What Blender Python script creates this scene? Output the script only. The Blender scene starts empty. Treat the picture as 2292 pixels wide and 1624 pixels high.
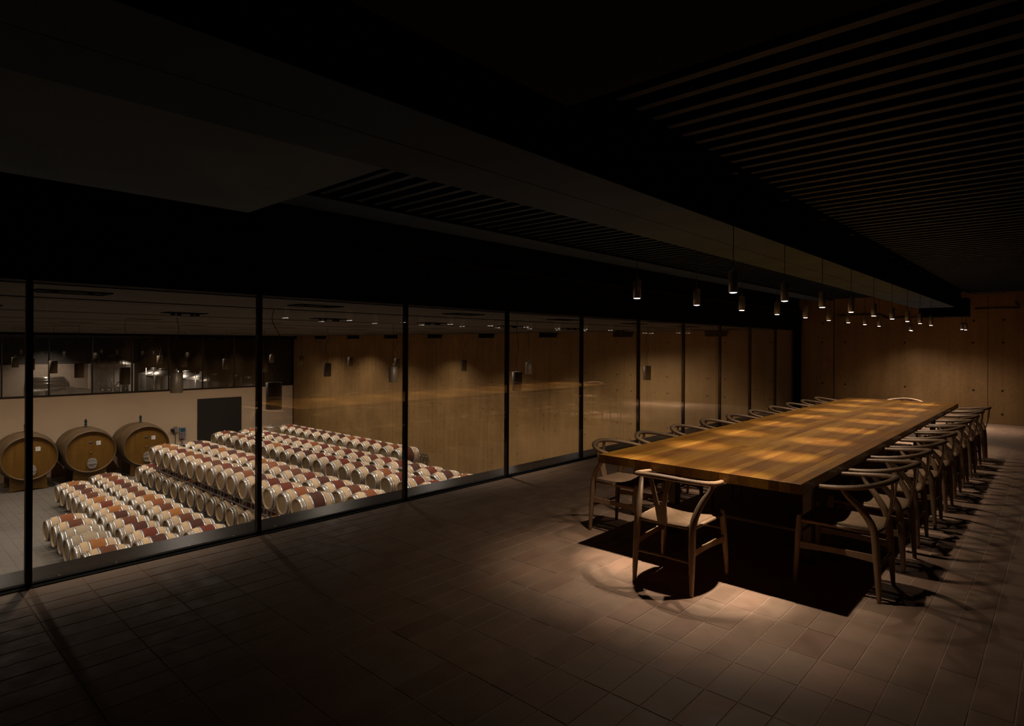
import bpy, math, random
from mathutils import Vector, Matrix, Euler
R = math.radians
rnd = random.Random(7)
scene = bpy.context.scene
COL = scene.collection

# ------------------------------------------------------------------ camera
cam_d = bpy.data.cameras.new('camera')
cam = bpy.data.objects.new('camera', cam_d)
COL.objects.link(cam)
cam_d.sensor_width = 36.0
cam_d.lens = 1353.73 / 2292 * 36.0
cam_d.shift_y = (772.28 - 812.0) / 2292
cam_d.clip_start = 0.05
cam_d.clip_end = 200
cam.matrix_world = (Matrix.Translation((0, 0, 1.6)) @ Matrix.Rotation(R(42.524), 4, 'Z')
                    @ Matrix.Rotation(R(90), 4, 'X') @ Matrix.Rotation(R(0.273), 4, 'Z'))
scene.camera = cam

# ------------------------------------------------------------------ world, view
w = bpy.data.worlds.new('world')
scene.world = w
w.use_nodes = True
w.node_tree.nodes['Background'].inputs[0].default_value = (0.25, 0.3, 0.4, 1)
w.node_tree.nodes['Background'].inputs[1].default_value = 0.002
scene.view_settings.view_transform = 'Standard'
scene.view_settings.look = 'None'
scene.view_settings.exposure = 0.0
scene.view_settings.gamma = 1.0
scene.view_settings.use_curve_mapping = False
scene.cycles.max_bounces = 7
scene.cycles.diffuse_bounces = 4
scene.cycles.glossy_bounces = 4
scene.cycles.transmission_bounces = 4
scene.cycles.transparent_max_bounces = 24
scene.cycles.sample_clamp_indirect = 3.0
scene.cycles.caustics_reflective = False
scene.cycles.caustics_refractive = False
scene.cycles.use_denoising = True

# ------------------------------------------------------------------ lights
WARM = (1.0, 0.85, 0.72)
def spot(name, loc, power, size, blend, radius, color=WARM, rot=(0, 0, 0), parent=None):
    l = bpy.data.lights.new(name, 'SPOT')
    l.energy = power; l.spot_size = R(size); l.spot_blend = blend
    l.shadow_soft_size = radius; l.color = color
    o = bpy.data.objects.new(name, l)
    o.location = loc; o.rotation_euler = rot
    COL.objects.link(o)
    if parent is not None: o.parent = parent
    return o
P_PENDANT_CORE = 150.0    # hot core of each table pendant
P_PENDANT_BEAM = 46.0     # its beam
P_PENDANT_WIDE = 8.5      # its faint wide spill
P_CELLAR = 270.0          # each recessed cellar downlight
P_WALL_FILL = 110.0            # tilted spots added at the wall-side trays to brighten the walls
P_TANK = 1150.0            # tank hall downlights

# ------------------------------------------------------------------ node helpers
MATS = {}
class NT:
    def __init__(s, name):
        s.m = bpy.data.materials.new(name); s.m.use_nodes = True
        s.t = s.m.node_tree; s.n = s.t.nodes; s.l = s.t.links
        s.b = s.n['Principled BSDF']; MATS[name] = s.m
    def add(s, typ, **kw):
        nd = s.n.new(typ)
        for k, v in kw.items():
            if k.startswith('i_'):
                nd.inputs[int(k[2:]) if k[2:].isdigit() else k[2:]].default_value = v
            else: setattr(nd, k, v)
        return nd
    def link(s, a, b): s.l.new(a, b)
    def math(s, op, a, b=None, c=None):
        nd = s.n.new('ShaderNodeMath'); nd.operation = op
        for i, v in enumerate((a, b, c)):
            if v is None: continue
            if isinstance(v, (int, float)): nd.inputs[i].default_value = v
            else: s.l.new(v, nd.inputs[i])
        return nd.outputs[0]
    def ramp(s, fac, stops):
        nd = s.n.new('ShaderNodeValToRGB')
        e = nd.color_ramp.elements
        while len(e) < len(stops): e.new(0.5)
        for i, (p, c) in enumerate(stops):
            e[i].position = p; e[i].color = (*c, 1)
        s.l.new(fac, nd.inputs[0]); return nd.outputs[0]
    def mix(s, fac, a, b, mode='MIX'):
        nd = s.n.new('ShaderNodeMix'); nd.data_type = 'RGBA'; nd.blend_type = mode
        if isinstance(fac, (int, float)): nd.inputs[0].default_value = fac
        else: s.l.new(fac, nd.inputs[0])
        for idx, v in ((6, a), (7, b)):
            if isinstance(v, tuple): nd.inputs[idx].default_value = (*v, 1) if len(v) == 3 else v
            else: s.l.new(v, nd.inputs[idx])
        return nd.outputs[2]
    def noise(s, vec, scale, detail=3, rough=0.5):
        nd = s.n.new('ShaderNodeTexNoise'); nd.inputs['Scale'].default_value = scale
        nd.inputs['Detail'].default_value = detail; nd.inputs['Roughness'].default_value = rough
        if vec is not None: s.l.new(vec, nd.inputs['Vector'])
        return nd.outputs['Fac']
    def mapping(s, vec, scale=(1, 1, 1), loc=(0, 0, 0)):
        nd = s.n.new('ShaderNodeMapping'); nd.inputs['Scale'].default_value = scale
        nd.inputs['Location'].default_value = loc
        s.l.new(vec, nd.inputs['Vector']); return nd.outputs[0]
    def bump(s, h, strength=0.3, dist=0.01):
        nd = s.n.new('ShaderNodeBump'); nd.inputs['Strength'].default_value = strength
        nd.inputs['Distance'].default_value = dist
        s.l.new(h, nd.inputs['Height']); s.l.new(nd.outputs[0], s.b.inputs['Normal'])
    def base(s, v):
        if isinstance(v, tuple): s.b.inputs['Base Color'].default_value = (*v, 1)
        else: s.l.new(v, s.b.inputs['Base Color'])
    def rough(s, v):
        if isinstance(v, (int, float)): s.b.inputs['Roughness'].default_value = v
        else: s.l.new(v, s.b.inputs['Roughness'])
    def pos(s): return s.n.new('ShaderNodeNewGeometry').outputs['Position']
    def obj(s): return s.n.new('ShaderNodeTexCoord').outputs['Object']
    def rand(s): return s.n.new('ShaderNodeObjectInfo').outputs['Random']

def plain(name, col, rough=0.6, metal=0.0, emit=None, es=0.0, nscale=8.0, var=0.12, spec=0.5):
    t = NT(name)
    f = t.noise(t.obj(), nscale, 3)
    t.base(t.ramp(f, [(0.3, tuple(c * (1 - var) for c in col)), (0.7, tuple(min(1, c * (1 + var)) for c in col))]))
    t.rough(rough); t.b.inputs['Metallic'].default_value = metal
    t.b.inputs['Specular IOR Level'].default_value = spec
    if emit:
        t.b.inputs['Emission Color'].default_value = (*emit, 1)
        t.b.inputs['Emission Strength'].default_value = es
    return t.m

def build_materials():
    # terracotta floor tiles (cells follow the laid grid)
    t = NT('terracotta'); p = t.pos()
    sep = t.add('ShaderNodeSeparateXYZ'); t.link(p, sep.inputs[0])
    cx = t.math('FLOOR', t.math('DIVIDE', t.math('ADD', sep.outputs[0], TX0), TW))
    cyy = t.math('FLOOR', t.math('DIVIDE', t.math('ADD', sep.outputs[1], TY0), TL))
    cmb = t.add('ShaderNodeCombineXYZ'); t.link(cx, cmb.inputs[0]); t.link(cyy, cmb.inputs[1])
    wn = t.add('ShaderNodeTexWhiteNoise', noise_dimensions='2D'); t.link(cmb.outputs[0], wn.inputs['Vector'])
    tone = t.ramp(wn.outputs['Value'], [(0.0, (0.375, 0.215, 0.13)), (0.35, (0.41, 0.25, 0.152)), (0.7, (0.42, 0.268, 0.165)), (1.0, (0.455, 0.262, 0.16))])
    n1 = t.noise(p, 7, 4, 0.6); n2 = t.noise(p, 60, 3)
    c = t.mix(0.55, tone, t.ramp(n1, [(0.3, (0.62, 0.6, 0.58)), (0.7, (1.0, 1.0, 1.0))]), 'MULTIPLY')
    t.base(c); t.rough(t.ramp(n1, [(0.3, (0.5,) * 3), (0.7, (0.72,) * 3)]))
    h = t.math('ADD', n1, t.math('MULTIPLY', n2, 0.2)); t.bump(h, 0.25, 0.006)
    plain('grout', (0.50, 0.335, 0.23), 0.9, nscale=30)
    # cellar floor
    t = NT('cellar_tile'); p = t.pos()
    t.base(t.mix(0.6, (0.15, 0.135, 0.115), t.ramp(t.noise(p, 0.9, 5, .6), [(0.3, (0.55, 0.5, 0.46)), (0.7, (1.0, 1.0, 1.0))]), 'MULTIPLY'))
    t.rough(0.55)
    plain('cellar_joint', (0.075, 0.065, 0.055), 0.9)
    # board-smooth concrete
    for nm, c1, c2 in (('concrete', (0.29, 0.168, 0.060), (0.42, 0.25, 0.095)), ):
        t = NT(nm); p = t.pos()
        n1 = t.noise(p, 0.8, 5, 0.6); n2 = t.noise(t.mapping(p, (6, 6, 0.5)), 1.0, 4, .6); n3 = t.noise(p, 14, 4, .7)
        c = t.ramp(n1, [(0.3, c1), (0.7, c2)])
        c = t.mix(0.5, c, t.ramp(n2, [(0.3, (0.6, 0.57, 0.52)), (0.6, (1, 1, 1))]), 'MULTIPLY')
        c = t.mix(0.35, c, t.ramp(n3, [(0.35, (0.65, 0.62, 0.6)), (0.55, (1, 1, 1))]), 'MULTIPLY')
        t.base(c); t.rough(0.62); t.bump(n3, 0.12, 0.004)
    t = NT('plaster'); p = t.pos()
    t.base(t.ramp(t.noise(p, 0.5, 3), [(0.3, (0.60, 0.44, 0.30)), (0.7, (0.68, 0.50, 0.34))])); t.rough(0.85)
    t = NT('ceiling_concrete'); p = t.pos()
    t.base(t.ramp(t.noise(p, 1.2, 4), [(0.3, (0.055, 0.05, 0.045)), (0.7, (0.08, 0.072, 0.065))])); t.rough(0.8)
    plain('black_paint', (0.006, 0.006, 0.006), 0.8, spec=0.1)
    plain('dark_soffit', (0.018, 0.018, 0.018), 0.8, spec=0.1)
    plain('grey_board', (0.095, 0.15, 0.24), 0.85, nscale=2, spec=0.1)
    plain('panel_board', (0.19, 0.27, 0.37), 0.85, nscale=2, spec=0.1)
    plain('slat_paint', (0.020, 0.043, 0.088), 0.55, spec=0.3)
    plain('mullion_metal', (0.03, 0.025, 0.022), 0.32, 0.6)
    plain('ledge_metal', (0.010, 0.009, 0.008), 0.34, 0.0, nscale=5, var=.25, spec=0.15)
    plain('screw_metal', (0.5, 0.48, 0.45), 0.3, 1.0)
    plain('tie_hole', (0.03, 0.02, 0.012), 0.9)
    plain('tie_rim', (0.26, 0.17, 0.09), 0.8)
    # table timber: one random tone per plank, grain along world Y
    t = NT('table_oak'); p = t.obj()
    rv = t.rand()
    tone = t.ramp(rv, [(0.0, (0.120, 0.046, 0.0035)), (0.3, (0.145, 0.062, 0.0055)), (0.7, (0.170, 0.078, 0.008)), (1.0, (0.215, 0.104, 0.014))])
    off = t.add('ShaderNodeCombineXYZ'); t.link(t.math('MULTIPLY', rv, 37.0), off.inputs[0]); t.link(t.math('MULTIPLY', rv, 91.0), off.inputs[1])
    ad = t.add('ShaderNodeVectorMath', operation='ADD'); t.link(p, ad.inputs[0]); t.link(off.outputs[0], ad.inputs[1])
    g = t.noise(t.mapping(ad.outputs[0], (38, 1.5, 38)), 2.4, 6, 0.7)
    g2 = t.noise(t.mapping(ad.outputs[0], (7, 1.2, 7)), 1.0, 3, 0.5)
    c = t.mix(0.75, tone, t.ramp(g, [(0.32, (0.48, 0.40, 0.30)), (0.58, (1.22, 1.18, 1.15))]), 'MULTIPLY')
    c = t.mix(0.55, c, t.ramp(g2, [(0.36, (0.52, 0.44, 0.36)), (0.55, (1, 1, 1))]), 'MULTIPLY')
    vo = t.add('ShaderNodeTexVoronoi'); vo.inputs['Scale'].default_value = 3.2
    t.link(t.mapping(ad.outputs[0], (1.0, 0.42, 0.05)), vo.inputs['Vector'])
    knot = t.ramp(vo.outputs['Distance'], [(0.035, (0.30, 0.22, 0.15)), (0.085, (1, 1, 1))])
    c = t.mix(1.0, c, knot, 'MULTIPLY')
    t.base(c); t.rough(t.ramp(g, [(0.3, (0.42,) * 3), (0.7, (0.32,) * 3)])); t.bump(g, 0.12, 0.003); t.b.inputs['Specular IOR Level'].default_value = 0.35
    # chair timber
    t = NT('chair_oak'); p = t.obj()
    g = t.noise(t.mapping(p, (40, 40, 5)), 1.5, 4, 0.6)
    t.base(t.ramp(g, [(0.3, (0.27, 0.158, 0.078)), (0.7, (0.36, 0.222, 0.115))])); t.rough(0.5); t.bump(g, 0.08, 0.002)
    # woven paper cord: strands run across each of the four triangles
    t = NT('paper_cord'); p = t.obj()
    sep = t.add('ShaderNodeSeparateXYZ'); t.link(p, sep.inputs[0])
    ax = t.math('MULTIPLY', t.math('ABSOLUTE', sep.outputs[0]), 1.0)
    ay = t.math('MULTIPLY', t.math('ABSOLUTE', t.math('SUBTRACT', sep.outputs[1], 0.012)), 0.98)
    side = t.math('GREATER_THAN', ax, ay)
    coord = t.math('ADD', t.math('MULTIPLY', side, sep.outputs[1]), t.math('MULTIPLY', t.math('SUBTRACT', 1.0, side), sep.outputs[0]))
    s = t.math('ADD', t.math('MULTIPLY', t.math('SINE', t.math('MULTIPLY', coord, 2 * math.pi / 0.0065)), 0.5), 0.5)
    seam = t.math('LESS_THAN', t.math('ABSOLUTE', t.math('SUBTRACT', ax, ay)), 0.003)
    hgt = t.math('SUBTRACT', s, t.math('MULTIPLY', seam, 0.8))
    nz = t.noise(p, 60, 2)
    c = t.ramp(s, [(0.0, (0.12, 0.062, 0.026)), (0.5, (0.33, 0.195, 0.092))])
    c = t.mix(0.4, c, t.ramp(nz, [(0.35, (0.7, 0.66, 0.6)), (0.6, (1, 1, 1))]), 'MULTIPLY')
    c = t.mix(t.math('MULTIPLY', seam, 0.6), c, (0.12, 0.08, 0.05))
    t.base(c); t.rough(0.85); t.bump(hgt, 0.8, 0.0025)
    # glass: reflects by Fresnel on the outer faces, clear through
    for nm in ('window_glass', 'far_glass'):
        t = NT(nm)
        out = t.n['Material Output']; t.n.remove(t.b)
        tr = t.add('ShaderNodeBsdfTransparent'); tr.inputs[0].default_value = (0.97, 0.965, 0.955, 1)
        gl = t.add('ShaderNodeBsdfGlossy'); gl.inputs['Roughness'].default_value = 0.0; gl.inputs[0].default_value = (1, 1, 1, 1)
        fr = t.add('ShaderNodeFresnel'); fr.inputs['IOR'].default_value = 1.95
        geo = t.add('ShaderNodeNewGeometry')
        f = t.math('MULTIPLY', fr.outputs[0], t.math('SUBTRACT', 1.0, geo.outputs['Backfacing']))
        mx = t.add('ShaderNodeMixShader'); t.link(f, mx.inputs[0]); t.link(tr.outputs[0], mx.inputs[1]); t.link(gl.outputs[0], mx.inputs[2])
        t.link(mx.outputs[0], out.inputs[0])
    # oak staves for the barrels; grain along the barrel axis (local y)
    for nm, lo, hi in (('stave_pale', (0.48, 0.33, 0.185), (0.64, 0.47, 0.29)), ('stave_tan', (0.44, 0.30, 0.17), (0.58, 0.42, 0.25)), ('stave_grey', (0.30, 0.235, 0.15), (0.42, 0.33, 0.22)), ('head_oak', (0.26, 0.185, 0.10), (0.34, 0.25, 0.14))):
        t = NT(nm); p = t.obj(); rv = t.rand()
        n = t.noise(t.mapping(p, (14, 1.5, 14)), 1.6, 4, 0.6)
        tone = t.ramp(n, [(0.3, lo), (0.7, hi)])
        t.base(t.mix(1.0, tone, t.ramp(rv, [(0.0, (0.86, 0.84, 0.82)), (1.0, (1.08, 1.06, 1.04))]), 'MULTIPLY')); t.rough(0.65)
    for nm, col in (('stain_brown', (0.120, 0.038, 0.017)), ('stain_red', (0.135, 0.027, 0.013)), ('stain_dark', (0.075, 0.024, 0.015)), ('stain_rust', (0.21, 0.066, 0.021)), ('stain_orange', (0.30, 0.115, 0.030))):
        t = NT(nm); p = t.obj(); rv = t.rand()
        n = t.noise(p, 5, 4, 0.6)
        t.base(t.mix(1.0, t.ramp(n, [(0.3, tuple(c * .8 for c in col)), (0.75, tuple(c * 1.35 for c in col))]), t.ramp(rv, [(0, (0.85,) * 3), (1, (1.12,) * 3)]), 'MULTIPLY')); t.rough(0.7); t.b.inputs['Specular IOR Level'].default_value = 0.2
    plain('zinc_hoop', (0.52, 0.53, 0.54), 0.30, 0.82, nscale=20, var=.2)
    plain('dark_reflector', (0.05, 0.045, 0.04), 0.4, 0.5)
    plain('silicone_bung', (0.62, 0.60, 0.55), 0.5)
    plain('rack_steel', (0.30, 0.285, 0.27), 0.45, 0.3)
    t = NT('cask_oak'); p = t.obj()
    n = t.noise(t.mapping(p, (1.2, 9, 0.9)), 1.4, 4, 0.6)
    t.base(t.ramp(n, [(0.25, (0.12, 0.054, 0.005)), (0.75, (0.205, 0.10, 0.010))])); t.rough(0.5)
    plain('cask_body', (0.13, 0.075, 0.028), 0.55, nscale=3, var=.25)
    plain('cask_hoop', (0.13, 0.105, 0.085), 0.42, 0.7)
    plain('cradle_oak', (0.16, 0.082, 0.012), 0.55, nscale=3, var=.2)
    plain('stainless', (0.66, 0.64, 0.62), 0.25, 0.75, nscale=14, var=.1)
    plain('stainless_matt', (0.50, 0.47, 0.44), 0.42, 1.0, nscale=2, var=.15)
    plain('white_label', (0.75, 0.73, 0.70), 0.7)
    plain('label_ink', (0.30, 0.29, 0.30), 0.7)
    plain('blue_badge', (0.03, 0.05, 0.10), 0.4)
    plain('teal_glass', (0.012, 0.040, 0.05), 0.12)
    plain('dark_rubber', (0.015, 0.014, 0.013), 0.5)
    plain('bronze', (0.17, 0.13, 0.09), 0.45, 0.35, nscale=3)
    plain('pendant_steel', (0.62, 0.58, 0.53), 0.33, 0.75)
    plain('cable_black', (0.008, 0.008, 0.008), 0.6)
    plain('lamp_glow', (1, 1, 1), 0.4, emit=(1.0, 0.97, 0.92), es=9.0)
    plain('door_panel', (0.018, 0.0145, 0.012), 0.6)
    plain('box_grey', (0.24, 0.24, 0.245), 0.5)
    plain('screen_blue', (0.03, 0.10, 0.17), 0.25)
    plain('button_red', (0.40, 0.03, 0.02), 0.4)
    plain('white_plastic', (0.62, 0.58, 0.53), 0.5)
    plain('tank_floor', (0.22, 0.19, 0.16), 0.6)
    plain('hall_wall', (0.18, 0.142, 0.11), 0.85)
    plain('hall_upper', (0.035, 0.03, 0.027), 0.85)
    plain('leg_steel', (0.20, 0.15, 0.10), 0.4, 0.4)
    plain('wine_pipe', (0.10, 0.085, 0.07), 0.4, 0.7)

# ------------------------------------------------------------------ mesh helpers
class MB:
    def __init__(s): s.v = []; s.f = []; s.sm = []
    def box(s, x0, x1, y0, y1, z0, z1, smooth=False):
        b = len(s.v)
        s.v += [(x0, y0, z0), (x1, y0, z0), (x1, y1, z0), (x0, y1, z0), (x0, y0, z1), (x1, y0, z1), (x1, y1, z1), (x0, y1, z1)]
        for q in ((0, 3, 2, 1), (4, 5, 6, 7), (0, 1, 5, 4), (1, 2, 6, 5), (2, 3, 7, 6), (3, 0, 4, 7)):
            s.f.append(tuple(b + i for i in q)); s.sm.append(smooth)
        return s
    def cbox(s, x0, x1, y0, y1, z0, z1, c=0.004):
        """box whose top edges are chamfered"""
        b = len(s.v)
        s.v += [(x0, y0, z0), (x1, y0, z0), (x1, y1, z0), (x0, y1, z0),
                (x0, y0, z1 - c), (x1, y0, z1 - c), (x1, y1, z1 - c), (x0, y1, z1 - c),
                (x0 + c, y0 + c, z1), (x1 - c, y0 + c, z1), (x1 - c, y1 - c, z1), (x0 + c, y1 - c, z1)]
        for q in ((0, 3, 2, 1), (8, 9, 10, 11), (0, 1, 5, 4), (1, 2, 6, 5), (2, 3, 7, 6), (3, 0, 4, 7), (4, 5, 9, 8), (5, 6, 10, 9), (6, 7, 11, 10), (7, 4, 8, 11)):
            s.f.append(tuple(b + i for i in q)); s.sm.append(False)
        return s
    def tube(s, pts, rad, n=10, cap=True, flat=None):
        """sweep; rad: number or list; flat: (dir vector, factor) squashes along dir"""
        pts = [Vector(p) for p in pts]
        if isinstance(rad, (int, float)): rad = [rad] * len(pts)
        b = len(s.v); up = Vector((0, 0, 1)); prev = None
        for i, p in enumerate(pts):
            d = (pts[min(i + 1, len(pts) - 1)] - pts[max(i - 1, 0)]).normalized()
            if prev is None:
                a = d.cross(up)
                if a.length < 1e-3: a = d.cross(Vector((1, 0, 0)))
                a.normalize()
            else:
                a = (prev - d * prev.dot(d)).normalized()
            prev = a; c = d.cross(a)
            for k in range(n):
                th = 2 * math.pi * k / n
                o = a * math.cos(th) * rad[i] + c * math.sin(th) * rad[i]
                if flat is not None:
                    fd, ff = flat; fd = Vector(fd); o -= fd * o.dot(fd) * (1 - ff)
                s.v.append(tuple(p + o))
        for i in range(len(pts) - 1):
            for k in range(n):
                k2 = (k + 1) % n
                s.f.append((b + i * n + k, b + i * n + k2, b + (i + 1) * n + k2, b + (i + 1) * n + k)); s.sm.append(True)
        if cap:
            s.f.append(tuple(b + k for k in reversed(range(n)))); s.sm.append(False)
            s.f.append(tuple(b + (len(pts) - 1) * n + k for k in range(n))); s.sm.append(False)
        return s
    def lathe(s, prof, axis='z', n=24, org=(0, 0, 0), sx=1.0, sy=1.0, smooth=True, cap=False):
        """prof: list of (r, h)"""
        b = len(s.v)
        for r, h in prof:
            for k in range(n):
                th = 2 * math.pi * k / n
                c, d = r * math.cos(th) * sx, r * math.sin(th) * sy
                if axis == 'z': q = (c, d, h)
                elif axis == 'y': q = (c, h, d)
                else: q = (h, c, d)
                s.v.append((q[0] + org[0], q[1] + org[1], q[2] + org[2]))
        for i in range(len(prof) - 1):
            for k in range(n):
                k2 = (k + 1) % n
                q = (b + i * n + k, b + i * n + k2, b + (i + 1) * n + k2, b + (i + 1) * n + k)
                s.f.append(q if axis != 'y' else q[::-1]); s.sm.append(smooth)
        if cap:
            for i, rv in ((0, True), (len(prof) - 1, False)):
                q = [b + i * n + k for k in range(n)]
                if rv != (axis == 'y'): q.reverse()
                s.f.append(tuple(q)); s.sm.append(False)
        return s
    def quad(s, *p):
        b = len(s.v); s.v += list(p); s.f.append(tuple(range(b, b + len(p)))); s.sm.append(False); return s
    def mesh(s, name, mat):
        me = bpy.data.meshes.new(name)
        me.from_pydata(s.v, [], s.f)
        me.polygons.foreach_set('use_smooth', s.sm)
        me.materials.append(MATS[mat]); me.update(); return me
    def build(s, name, mat, parent=None, loc=(0, 0, 0), rz=0.0):
        return put(name, s.mesh(name, mat), parent, loc, rz)

def put(name, me, parent=None, loc=(0, 0, 0), rz=0.0):
    o = bpy.data.objects.new(name, me)
    COL.objects.link(o); o.location = loc; o.rotation_euler = (0, 0, rz)
    if parent is not None: o.parent = parent
    return o
def empty(name, loc=(0, 0, 0), rz=0.0, parent=None):
    o = bpy.data.objects.new(name, None); o.empty_display_size = 0.2
    COL.objects.link(o); o.location = loc; o.rotation_euler = (0, 0, rz)
    if parent is not None: o.parent = parent
    return o
def tag(o, label=None, cat=None, group=None, kind=None):
    if label:
        o['label'] = label
        n = len(label.split())
        if not 4 <= n <= 16: print('LABEL LENGTH', n, label)
    if cat: o['category'] = cat
    if group: o['group'] = group
    if kind: o['kind'] = kind
    return o
def struct(o): o['kind'] = 'structure'; return o
def copy_tree(root):
    kids = {}
    for o in root.children: kids[o] = list(o.children)
    r = root.copy(); COL.objects.link(r)
    for ch, gr in kids.items():
        c = ch.copy(); COL.objects.link(c); c.parent = r
        for g in gr:
            d = g.copy(); COL.objects.link(d); d.parent = c
    return r
def smooth_path(pts, m=5):
    """Catmull-Rom through points (tuples of any length)"""
    out = []; P = [pts[0]] + list(pts) + [pts[-1]]
    for i in range(1, len(P) - 2):
        for j in range(m):
            t = j / m; q = []
            for a, b, c, d in zip(P[i - 1], P[i], P[i + 1], P[i + 2]):
                q.append(0.5 * ((2 * b) + (-a + c) * t + (2 * a - 5 * b + 4 * c - d) * t * t + (-a + 3 * b - 3 * c + d) * t ** 3))
            out.append(tuple(q))
    out.append(tuple(pts[-1])); return out
ORD = ['zeroth', 'first', 'second', 'third', 'fourth', 'fifth', 'sixth', 'seventh', 'eighth', 'ninth', 'tenth', 'eleventh', 'twelfth',
       'thirteenth', 'fourteenth', 'fifteenth', 'sixteenth', 'seventeenth', 'eighteenth', 'nineteenth', 'twentieth', 'twenty-first']

# ------------------------------------------------------------------ dimensions
GX = -5.044            # window plane
YE = 16.2              # concrete end wall
XR = 3.6; YB = -3.2    # unseen room walls
WX = -31.05            # far cellar wall
ZF = -3.95             # cellar floor
ZC = 2.03              # cellar ceiling
M0, MD = 0.788, 1.541  # mullion spacing
TW, TL = 0.1545, 0.327 # floor tile pitch
TX0, TY0 = 40 * TW - (-2.01 % TW) , 40 * TL - (3.02 % TL)
TX0 = -(-2.01) % TW + 100 * TW; TY0 = (-3.02) % TL + 100 * TL
build_materials()

# ================================================================== STRUCTURE
def build_floor():
    m = MB().box(-5.40, XR, YB, YE, -0.36, -0.0022)
    fl = struct(m.build('floor', 'grout'))
    cells = []
    nx0 = math.floor((GX + 0.06 + TX0) / TW) + 1; nx1 = math.floor((XR + TX0) / TW)
    ny0 = math.floor((YB + TY0) / TL) + 1; ny1 = math.floor((YE - 0.02 + TY0) / TL)
    a = R(42.524)
    for i in range(nx0, nx1):
        for j in range(ny0, ny1):
            x, y = i * TW - TX0 + TW / 2, j * TL - TY0 + TL / 2
            lat = x * math.cos(a) + y * math.sin(a); d = -x * math.sin(a) + y * math.cos(a)
            vis = d > 0.6 and abs(lat / d) < 0.88 and 1.6 / d < 0.66
            size = 1.0 / max(d, 0.1) ** 3 if vis else 0
            cells.append((size, x, y))
    cells.sort(reverse=True)
    vs = [MB().cbox(-TW / 2 + g, TW / 2 - g, -TL / 2 + g, TL / 2 - g, -0.018, 0.0, 0.0016).mesh('tile', 'terracotta') for g in (0.0030, 0.0034, 0.0026)]
    for k, (s_, x, y) in enumerate(cells[:296]):
        o = put('tile', vs[k % 3], fl, (x, y, rnd.uniform(-0.0009, 0.0008)))
        o.rotation_euler = (rnd.uniform(-.003, .003), rnd.uniform(-.005, .005), rnd.uniform(-.004, .004))
    m = MB()
    for s_, x, y in cells[296:]:
        g = 0.003; dz = rnd.uniform(-0.0009, 0.0008); dt = rnd.uniform(-.0005, .0005)
        b = len(m.v); m.cbox(x - TW / 2 + g, x + TW / 2 - g, y - TL / 2 + g, y + TL / 2 - g, -0.018, dz, 0.0016)
        for q in range(b, b + 12):
            v = m.v[q]; m.v[q] = (v[0], v[1], v[2] + (v[0] - x) / TW * 2 * dt * 2)
    tag(m.build('paving', 'terracotta', fl), kind='stuff')
    # drain channel along the glass
    struct(MB().box(GX + 0.02, GX + 0.075, YB, YE, -0.02, 0.004).build('trim_1', 'black_paint'))
    # slab edge beyond the glass, clad in dark sheet metal
    led = MB()
    led.box(-5.40, GX - 0.03, YB, YE, -0.006, 0.004)
    lo = struct(led.build('trim_2', 'ledge_metal'))
    sc = MB().lathe([(0.0, 0.004), (0.006, 0.003), (0.008, 0.0)], n=10)
    me = sc.mesh('screw', 'screw_metal')
    for k in range(-2, 11):
        for q in (0.18, 0.52, 1.02, 1.36):
            put('screw', me, lo, (GX - 0.06, M0 + MD * (k - 0) + q - 1.541, 0.004))

def build_end_wall():
    base = struct(MB().box(WX, XR, YE + 0.006, YE + 0.3, ZF, 3.0).build('wall_end', 'tie_hole'))
    zs = [(2.80, 1.9458), (1.9442, 0.4458), (0.4442, -1.0542), (-1.0558, -2.5542), (-2.5558, ZF)]
    hole = MB().lathe([(0.034, 0.0), (0.030, -0.004), (0.022, -0.003)], 'y', 14)
    hm = MB().lathe([(0.023, -0.0015), (0.001, -0.0012)], 'y', 12).mesh('tie_hole', 'tie_hole')
    xs = [-1.225 + 2.97 * k for k in range(-10, 2)]
    k = 0
    for x0 in xs:
        x1 = x0 + 2.97
        a, b = max(x0, WX), min(x1, XR)
        if b <= a: continue
        inroom = x1 > -5.5
        for zi, (zt, zb) in enumerate(zs):
            if zt < 0 and x0 > -5.5: continue
            if zi == 0 and x1 < -5.0: zt_ = ZC
            else: zt_ = zt
            if zt_ <= zb + 0.02: continue
            if zb < 0.001 < zt and x0 > -5.5: zb = 0.0
            g = 0.0045
            p = MB().box(a + g * (4 if abs(a + 4.195) < .05 else 1), b - g, YE, YE + 0.006, zb, zt_).build('concrete_panel', 'concrete', base)
            for hx in (x0 + .25, x0 + 1.485, x1 - .25):
                for hz in ((zt - .24), (zb + .25)) if zi else ((2.18,)):
                    if hx < WX + .1 or hx > 1.4 or hz > zt_ - .03: continue
                    if hz < ZF + .3: continue
                    if zi == 2 and x0 > -5.5: hz = (0.21 if hz > 0 else None)
                    if hz is None: continue
                    if hx > -5.2 and hx < -4.9: continue
                    put('tie_hole', hm, p, (hx + rnd.uniform(-.01, .01), YE, hz + rnd.uniform(-.008, .008)))
    # low plinth in the room and the blade of wall at the glass
    struct(MB().box(-4.96, XR, YE - 0.012, YE - 0.0005, 0.004, 0.10).build('baseboard_end', 'concrete'))

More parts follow.
